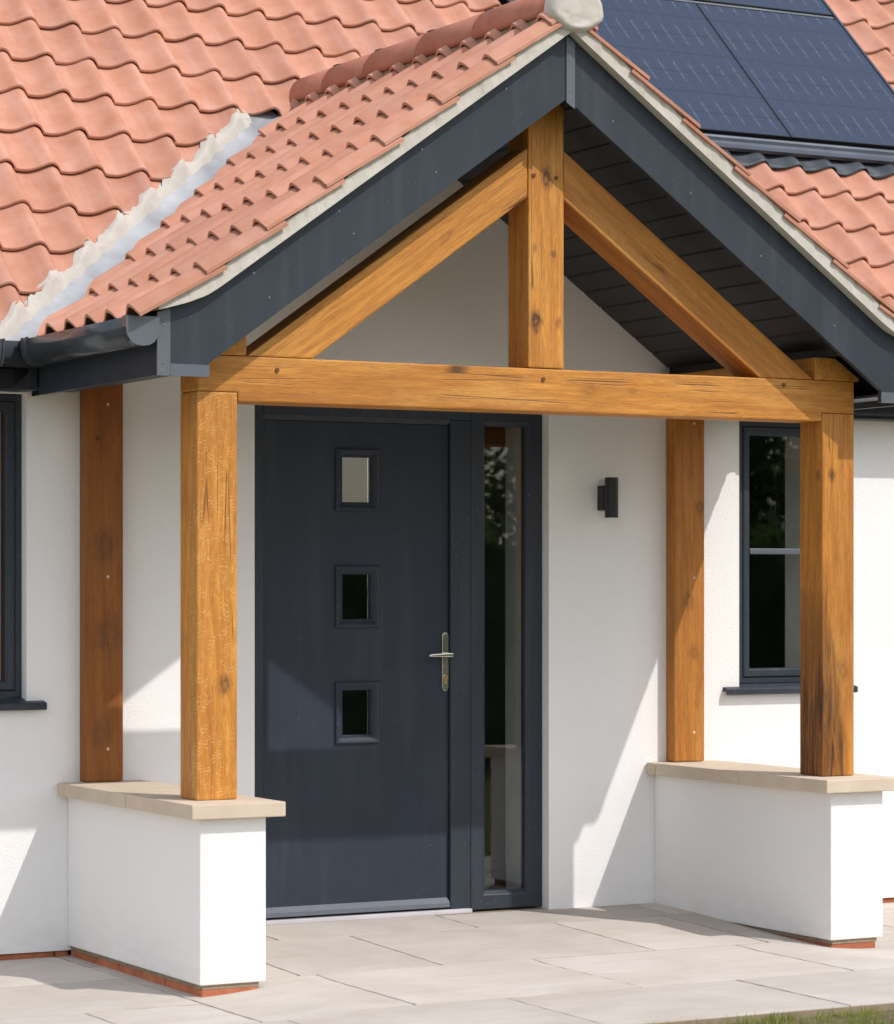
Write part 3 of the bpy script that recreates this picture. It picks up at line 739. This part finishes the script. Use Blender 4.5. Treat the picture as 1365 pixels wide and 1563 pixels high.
# ------------------------------------------------------------------ porch
porch = empty('porch', (0, -.6, 0), 'gabled oak porch with pantile roof and dark grey bargeboards over the front door', 'porch')
def timber(name, pts, a0, a1, axis, grain, matkw, parent=porch, b=.006, **kw):
    """pts polygon swept along axis; grain = world direction of the fibres = local Z"""
    def P(p, a): return {'y': Vector((p[0], a, p[1])), 'x': Vector((a, p[0], p[1])), 'z': Vector((p[0], p[1], a))}[axis]
    n = len(pts); v = [P(p, a0) for p in pts] + [P(p, a1) for p in pts]
    f = [tuple(range(n))[::-1], tuple(range(n, 2 * n))] + [(i, (i + 1) % n, n + (i + 1) % n, n + i) for i in range(n)]
    Z = Vector(grain).normalized(); 
    if abs(Z.z) > .99 or abs(Z.y) > .99: X = Vector((1, 0, 0))
    else: X = Vector((0, 1, 0))
    Yv = Z.cross(X).normalized()
    c = sum(v, Vector()) / len(v); mw = mtx(X, Yv, Z, c)
    o = mo(name, v, f, None, parent, mw=mw, **kw); bev(o, b, 2, 30)
    inv = mw.inverted()
    mt = m_oak('oak_' + name, inv=inv, **matkw); o.data.materials.append(mt)
    return o
rect = lambda x0, x1, z0, z1: [(x0, z0), (x1, z0), (x1, z1), (x0, z1)]
pb0, pb1 = PY, PY + PW
# front posts
timber('post', rect(PX0, PX0 + PW, pb0, pb1), ZC1 + .001, ZS - .001, 'z', (0, 0, 1), dict(flecks=.44, knots=[((-1.304, PY, 1.018), .030, .7)]), label='front left oak post with pale wavy flecks')
timber('post', rect(PX1, PX1 + PW, pb0, pb1), ZC1 + .001, ZS - .001, 'z', (0, 0, 1), dict(tone=.88, streak=(-.058, .088, -.72, .22), knots=[((1.305, PY, 1.80), .022, .8), ((PX1 + .002, PY + .03, 1.80), .02, .6), ((1.36, PY, 1.03), .035, .35)]), label='front right oak post with a dark streak at its foot')
# posts against the wall; porch shade is put into their darker oak tone
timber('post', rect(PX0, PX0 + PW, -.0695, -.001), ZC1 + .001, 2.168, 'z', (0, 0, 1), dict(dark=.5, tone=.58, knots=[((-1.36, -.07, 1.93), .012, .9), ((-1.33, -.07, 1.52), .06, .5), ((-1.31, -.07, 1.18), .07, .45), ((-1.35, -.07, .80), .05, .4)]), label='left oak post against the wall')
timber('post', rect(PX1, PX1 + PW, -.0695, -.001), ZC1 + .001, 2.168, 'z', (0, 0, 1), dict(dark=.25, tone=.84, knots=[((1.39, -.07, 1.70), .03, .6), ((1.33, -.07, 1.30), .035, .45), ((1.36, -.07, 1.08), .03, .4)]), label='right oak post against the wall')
for p, x in ((porch.children[2], PX0 + .09), (porch.children[3], PX1 + .10)):
    for z in (.74, 1.40, 2.06):
        m2 = MB(); m2.add(*cyl((x, -.068, z), (x, -.0705, z), .006, n=10)); m2.build('oak_plug', M['coping'], p)
# tie beam, housed over the posts
e0, e1 = PX0 + .0005, PX1 + PW - .0005
beam = timber('tie_beam', [(e0, ZS), (PX0 + PW + .002, ZS), (PX0 + PW + .002, ZB0), (PX1 - .002, ZB0), (PX1 - .002, ZS), (e1, ZS), (e1, ZB1), (e0, ZB1)], pb0 - .001, pb1 + .001, 'y', (1, 0, 0), dict(checks=.50, knots=[((.38, PY, 2.10), .018, .35), ((.19, PY, 2.10), .03, .3)]))
# king post
kp = timber('king_post', [(-PW / 2, ZB1 + .002), (PW / 2, ZB1 + .002), (PW / 2, 3.150), (0, 3.204), (-PW / 2, 3.150)], pb0 - .004, pb1 - .002, 'y', (0, 0, 1),
    dict(checks=.47, knots=[((-.046, PY, 2.344), .034, 1.0), ((.002, PY, 2.882), .034, .85), ((.03, PY, 2.60), .014, .7), ((-.05, PY, 2.62), .014, .5), ((.05, PY, 2.345), .02, .45)]))
# rafters
rl = [(-PW / 2 - .001, 2.806), (-PW / 2 - .001, 2.990), (-1.2175, ZB1 + .001), (-.9605, ZB1 + .001)]
timber('rafter', rl, pb0, pb1, 'y', (1, 0, T), dict(knots=[((-.42, PY, 2.64), .03, .25)]))
timber('rafter', [(-x, z) for x, z in rl][::-1], pb0, pb1, 'y', (1, 0, -T), dict(dark=.2, tone=.92))
# eaves plates
for x0, x1 in ((-1.42, -1.2195), (1.2195, 1.42)):
    s = -1 if x0 < 0 else 1
    xi = 1.2195
    pr = [(s * 1.222, ZB1 + .0015), (s * 1.435, ZB1 + .0015), (s * 1.435, 2.185), (s * 1.319, 2.262), (s * 1.222, 2.262)]
    timber('wall_plate', pr if s > 0 else pr[::-1], pb0 - .004, -.001, 'y', (0, 1, 0), dict(dark=.05), b=.004)
# pegs
mb = MB()
for px, pz_ in ((-1.102, 2.128), (-.012, 2.133), (1.073, 2.148)):
    m2 = MB(); m2.add(*cyl((px, PY + .01, pz_), (px, PY - .006, pz_), .0095, .008, n=8)); m2.build('oak_peg', M['peg'], beam)
for px, pz_ in ((-.054, 2.888), (.042, 2.885)):
    m2 = MB(); m2.add(*cyl((px, PY + .01, pz_), (px, PY - .009, pz_), .0095, .008, n=8)); m2.build('oak_peg', M['peg'], kp)

# roof deck
YF, YK = -1.266, 1.25
SZ = 3.21
dp = [(-1.600, pz(1.6, 3.385)), (0, 3.385), (1.600, pz(1.6, 3.385)), (1.600, pz(1.6, 3.232)), (0, 3.232), (-1.600, pz(1.6, 3.232))]
deck = prism('porch_roof', dp, YF + .002, YK - .2, 'y', M['black'], porch, label='pantile roof of the porch')
cP = 1 / math.sqrt(1 + T * T); sP = T * cP
# ceiling boards
nB = 15; wB = 1.27 / nB
for sg in (-1, 1):
    for i in range(nB):
        x0, x1 = .004 + i * wB, .004 + (i + 1) * wB - .0035
        pr = [(sg * x0, pz(x0, SZ)), (sg * (x0 + .003), pz(x0 + .003, SZ - .0025)), (sg * (x1 - .003), pz(x1 - .003, SZ - .0025)), (sg * x1, pz(x1, SZ)), (sg * x1, pz(x1, SZ + .016)), (sg * x0, pz(x0, SZ + .016))]
        prism('soffit_board', pr, YF, -.0015, 'y', M['soffit'], porch)
    pr = [(sg * 1.278, pz(1.278, SZ + .016)), (sg * 1.278, 2.264), (sg * 1.29, 2.264), (sg * 1.29, pz(1.29, SZ + .016))]
    prism('soffit_edge', pr, YF, -.0015, 'y', M['soffit'], porch)
# porch tiles: seven courses each side
GPO = .2275 / cP
tm_p = tile_mesh(GPO); 
sl0 = (pz(1.453) - 2.262) / (1.70 - 1.453); cE = 1 / math.sqrt(1 + sl0 * sl0); sE = sl0 * cE
tm_e = tile_mesh((1.70 - 1.453) / cE)
YV = -1.342
xs_ = [1.70, 1.453, 1.2265, .999, .7715, .544, .3165, .090]
for sg in (-1, 1):
    for i, xx in enumerate(xs_):
        for j in range(14):
            if sg < 0:
                X, Y, Z = Vector((0, -1, 0)), Vector((cP, 0, sP)), Vector((-sP, 0, cP)); y = YV + TWD * (j + 1)
            else:
                X, Y, Z = Vector((0, 1, 0)), Vector((-cP, 0, sP)), Vector((sP, 0, cP)); y = YV + TWD * j
            o3 = Vector((sg * xx, y, pz(xx))); me = tm_p
            if i == 0:
                Y = Vector((-sg * cE, 0, sE)); Z = X.cross(Y); o3 = Vector((sg * xx, y, 2.262)); me = tm_e
            ym = y + (-TWD / 2 if sg < 0 else TWD / 2)
            if ym > VAL(xx - .25) + .25: continue
            pls = [((0, 1.121 - .075, 0), (-sg * -VN.x * -1, -VN.y, 0))]
            pls = [((0, 1.121 - .19, 0), (sg * .602, .798, 0))]
            if i == 7: pls.append(((-sg * .0 + sg * .02, 0, 0), (-sg, 0, 0)))
            tile(me, mtx(X, Y, Z, o3) @ wob(), deck, pls)
# ridge
def half_round(y0, y1, r0, r1, cz, a=108, n=18, th=.012):
    v = []; f = []
    for (y, r) in ((y0, r0), (y1, r1)):
        for q in (0, th):
            for i in range(n + 1):
                t = R(-a + 2 * a * i / n); v.append(((r - q) * math.sin(t), y, cz + (r - q) * math.cos(t)))
    m = n + 1
    for i in range(n):
        f += [(i, i + 1, 2 * m + i + 1, 2 * m + i), (m + i + 1, m + i, 3 * m + i, 3 * m + i + 1), (m + i, m + i + 1, i + 1, i), (2 * m + i, 2 * m + i + 1, 3 * m + i + 1, 3 * m + i)]
    for i in (0, n): f.append((i, m + i, 3 * m + i, 2 * m + i))
    return v, f
RJ = [-1.30, -.740, -.270, .190, .580, .915]
for a, b in zip(RJ, RJ[1:]):
    v, f = half_round(a + .004, b - .006, .090, .092, 3.486); o = mo('ridge_tile', v, f, M['ridge'], deck, smooth=False)
    for p in o.data.polygons: p.use_smooth = abs(p.normal.y) < .5
for b in RJ[1:-1]:
    v, f = half_round(b - .010, b + .008, (.0875), .0875, 3.486, th=.01); mo('ridge_joint', v, f, M['mortar'], deck)
    v, f = half_round(b - .014, b + .010, (.0965), .0955, 3.486, a=22, n=6, th=.006); mo('ridge_clip', v, f, M['black'], deck)
# mortar bed under the ridge + rounded mortar end
v = []; f = []; rng = random.Random(5); nU = 90
for sg in (-1, 1):
    k = len(v)
    for i in range(nU + 1):
        y = -1.30 + 2.20 * i / nU; q = .006 * math.sin(i * 1.7 + sg) + rng.uniform(-.003, .003)
        v += [(sg * .076, y, 3.470), (sg * (.080 + q * .5), y, pz(.080, PB + .01)), (sg * (.06), y, pz(.1, PB - .02))]
    f += [(k + 3 * i + j, k + 3 * i + j + 1, k + 3 * i + 4 + j, k + 3 * i + 3 + j) for i in range(nU) for j in range(2)]
mo('ridge_bedding', v, f, M['bed'], deck)
bm = bmesh.new(); bmesh.ops.create_icosphere(bm, subdivisions=4, radius=1)
from mathutils import noise as mn
for vt in bm.verts:
    p = vt.co.copy(); d = 1 + .05 * mn.noise(p * 2.1) + .02 * mn.noise(p * 6)
    y = p.y; fl = -.55 if y < -.55 else y
    vt.co = Vector((.012 + .119 * p.x * d, -1.318 + .075 * fl + .004 * mn.noise(p * 4), 3.470 + (.112 if p.z > 0 else .078) * p.z * d))
me = bpy.data.meshes.new('ridge_end_mortar'); bm.to_mesh(me); bm.free()
vs = [tuple(v.co) for v in me.vertices]; fs = [tuple(p.vertices) for p in me.polygons]
mo('ridge_end_mortar', vs, fs, M['mortar'], deck, smooth=True)

# bargeboards with the flat kick at the eaves
BT = [(0, 3.395), (1.41, 3.395 - T * 1.41), (1.455, 2.356), (1.53, 2.327), (1.6215, 2.297)]
for sg in (-1, 1):
    pts = [(x, z) for x, z in BT] + [(1.6215, 2.083), (1.431, 2.083), (1.431, 3.1545 - T * 1.431), (0.0, 3.1545)]
    pts[0] = (.0008, 3.395); pts[-1] = (.0008, 3.1545)
    bb = prism('bargeboard', [(sg * x, z) for x, z in pts], YB, YF - .001, 'y', M['dark'], porch)
    y0 = YB - .004
    def plate(name, p, par=bb, mat='trim'): prism(name, [(sg * x, z) for x, z in p], y0, YB + .001, 'y', M[mat], par)
    plate('corner_trim', [(1.575, 2.0815), (1.6235, 2.0815), (1.6235, 2.296), (1.575, 2.311)])
    plate('bottom_trim', [(1.4295, 2.0815), (1.574, 2.0815), (1.574, 2.123), (1.4295, 2.123)])
    scr = [(1.261, 2.448), (1.203, 2.366), (.932, 2.684), (.875, 2.607), (.603, 2.925), (.545, 2.847), (.256, 3.171), (1.60, 2.255), (1.60, 2.125)] if sg < 0 else [(.199, 3.087), (.543, 2.843), (.862, 2.624), (1.206, 2.373), (1.60, 2.255), (1.60, 2.125)]
    for x, z in scr:
        m2 = MB(); yy = YB - (.004 if x > 1.55 else 0); m2.add(*cyl((sg * x, yy, z), (sg * x, yy - .0025, z), .0048, .003, n=8)); m2.build('screw', M['screw'], bb)
    # mortar undercloak between board and tiles
    UT = [(0, 3.459), (1.43, 3.459 - T * 1.43), (1.53, 2.385), (1.634, 2.336)]
    UB = [(1.634, 2.300), (1.53, 2.3295), (1.455, 2.3585), (1.41, 3.397 - T * 1.41), (0, 3.397)]
    v = []; f = []; nU = 70
    for i in range(nU + 1):
        x = .0005 + 1.633 * i / nU
        zt = pw(x, UT); zb = pw(x, UB[::-1]); q = .0025 * math.sin(i * .8 + sg) + .002 * math.sin(i * 2.3)
        v += [(sg * x, -1.262, zb), (sg * x, -1.333, zb), (sg * x, -1.331 + q, zt + q), (sg * x, -1.262, zt)]
    for i in range(nU): f += [(4 * i + j, 4 * i + (j + 1) % 4, 4 * i + 4 + (j + 1) % 4, 4 * i + 4 + j) for j in range(4)]
    f += [(3, 2, 1, 0), (4 * nU, 4 * nU + 1, 4 * nU + 2, 4 * nU + 3)]
    mo('verge_mortar', v, f, M['mortar'], porch)
    # porch fascia, boxed eaves and gutter
    box('fascia', *sorted((sg * XE, sg * (XE - .02))), YF + .001, FY - .001, 2.083, 2.296, M['dark'], porch, b=.002)
    box('eaves_soffit', *sorted((sg * (XE - .021), sg * 1.437)), YF + .001, -.0015, 2.106, 2.116, M['dark'], porch)
    gutter(porch, YB - .014, FY - .12, 'y', sg * 1.6835, 2.275, (-.31,), ((YB - .016, -1),))
prism('apex_trim', [(-.0035, 3.141), (.0325, 3.119), (.0325, 3.364), (-.0035, 3.388)], YB - .005, YB - .0005, 'y', M['trim'], porch)
for z in (3.34, 3.30, 3.19, 3.165):
    m2 = MB(); m2.add(*cyl((.009, YB - .005, z), (.009, YB - .007, z), .004, .003, n=8)); m2.build('screw', M['screw'], porch)

# ------------------------------------------------------------------ wall lamp
lamp = empty('wall_lamp', (.94, 0, 1.68), 'small black cylinder wall lamp on the white wall right of the door', 'wall lamp')
box('lamp_bracket', .916, .966, -.052, -.001, 1.684, 1.788, M['lamp'], lamp, b=.003)
cx_, cy_ = .9385, -.0795
mb = MB(); mb.add(*cyl((cx_, cy_, 1.652), (cx_, cy_, 1.821), .0285, n=28)); o = mb.build('lamp_body', M['lamp'], lamp); bev(o, .0015, 1)
for z in (1.650, 1.8215):
    mb = MB(); mb.add(*cyl((cx_, cy_, z), (cx_, cy_, z + .0015), .022, n=24)); mb.build('lamp_lens', M['glass'], lamp)

# ------------------------------------------------------------------ grass along the paving edge
rs = np.random.RandomState(4)
NB = 9000
def blades(n, x0, x1, y0, y1, hmin, hmax, name, mat, clump):
    cxs = rs.uniform(x0, x1, clump); cys = y1 - (y1 - y0) * rs.beta(1, 1.3, clump)
    k = rs.randint(0, clump, n); x = cxs[k] + rs.normal(0, .035, n); y = np.minimum(cys[k] + rs.normal(0, .03, n), -2.607)
    h = rs.uniform(hmin, hmax, n) * (.6 + .4 * rs.rand(clump)[k]); a = rs.uniform(0, 2 * np.pi, n); ln = rs.uniform(.1, .7, n) * h
    wd = rs.uniform(.0012, .0026, n); z0 = np.full(n, -.063)
    dx, dy = np.cos(a), np.sin(a); px, py = -dy * wd, dx * wd
    P = np.stack([np.stack([x - px, y - py, z0], 1), np.stack([x + px, y + py, z0], 1), np.stack([x + dx * ln * .4 + px * .8, y + dy * ln * .4 + py * .8, z0 + h * .62], 1),
                  np.stack([x + dx * ln * .4 - px * .8, y + dy * ln * .4 - py * .8, z0 + h * .62], 1), np.stack([x + dx * ln, y + dy * ln, z0 + h], 1)], 1).reshape(-1, 3)
    F = []
    for i in range(n): b = 5 * i; F += [(b, b + 1, b + 2, b + 3), (b + 3, b + 2, b + 4)]
    me = new_mesh(name, P.tolist(), F, mat); o = bpy.data.objects.new(name, me); link(o, None, Matrix.Identity(4)); o['kind'] = 'stuff'; return o
o = blades(26000, -2.6, 4.6, -4.4, -2.57, .012, .05, 'grass', M['blade'], 1300); o['label'] = 'thin young grass sprouting along the paving edge'
o = blades(5000, -2.6, 4.6, -4.4, -2.60, .015, .05, 'dry_grass', M['straw'], 900); o['label'] = 'dry straw-coloured grass on the bare soil'

# ------------------------------------------------------------------ garden behind the camera, seen in the window panes
rs = np.random.RandomState(11)
def leafy(n, fn, size, name, mat, parent, **kw):
    P = []; F = []
    for i in range(n):
        c, nr = fn(i); u = Vector((rs.normal(), rs.normal(), rs.normal())).normalized(); v2 = u.cross(Vector((rs.normal(), rs.normal(), rs.normal()))).normalized(); s = size * rs.uniform(.6, 1.3)
        k = len(P); P += [c - u * s, c + v2 * s * .55, c + u * s, c - v2 * s * .55]; F.append((k, k + 1, k + 2, k + 3))
    return mo(name, P, F, mat, parent, fix=False, **kw)
hd = empty('hedge', (12, -9.7, -.06), 'dark green garden hedge reflected in the door glass', 'hedge')
leafy(14000, lambda i: (Vector((rs.uniform(1.6, 24), -9.7 + rs.uniform(-.5, .5), -.1 + 2.0 * rs.rand() ** .8 + .08 * rs.normal())), None), .085, 'foliage', M['leaf'], hd)
box('hedge_core', 1.7, 24, -10.0, -9.4, -.06, 1.7, M['leaf'], hd)
tl = ['tall dark tree reflected at the top of the sidelight glass', 'broad dark tree reflected in the right window', 'dark round tree reflected at the edge of the right window']
for (tx, ty, th_, tr), lb in zip(((15.2, -24, 8.5, 2.0), (18.2, -25, 9.5, 2.9), (23.5, -26, 8, 2.6)), tl):
    t = empty('tree', (tx, ty, -.115), lb, 'tree')
    mb = MB(); mb.add(*cyl((tx, ty, -.115), (tx + .1, ty, th_ * .45), .22, .12, 10)); mb.add(*cyl((tx + .1, ty, th_ * .45), (tx - .2, ty + .2, th_ * .85), .12, .03, 8))
    for q in range(7):
        an = q * 2.4; mb.add(*cyl((tx + .05, ty, th_ * (.3 + .06 * q)), (tx + math.cos(an) * tr * .8, ty + math.sin(an) * tr * .8, th_ * (.45 + .06 * q)), .06, .015, 6))
    mb.build('trunk', M['bark'], t)
    cl = [(Vector((rs.normal() * tr * .45, rs.normal() * tr * .45, rs.uniform(-.36, .42) * th_)), rs.uniform(.5, 1.0) * tr * .5) for _ in range(22)]
    def fn(i, cl=cl, tx=tx, ty=ty, th_=th_):
        c, r = cl[i % 22]; d = Vector((rs.normal(), rs.normal(), rs.normal())).normalized() * r * rs.rand() ** .4
        return Vector((tx, ty, th_ * .58)) + c + d, None
    leafy(24000, fn, .075, 'crown', M['leaf'], t)
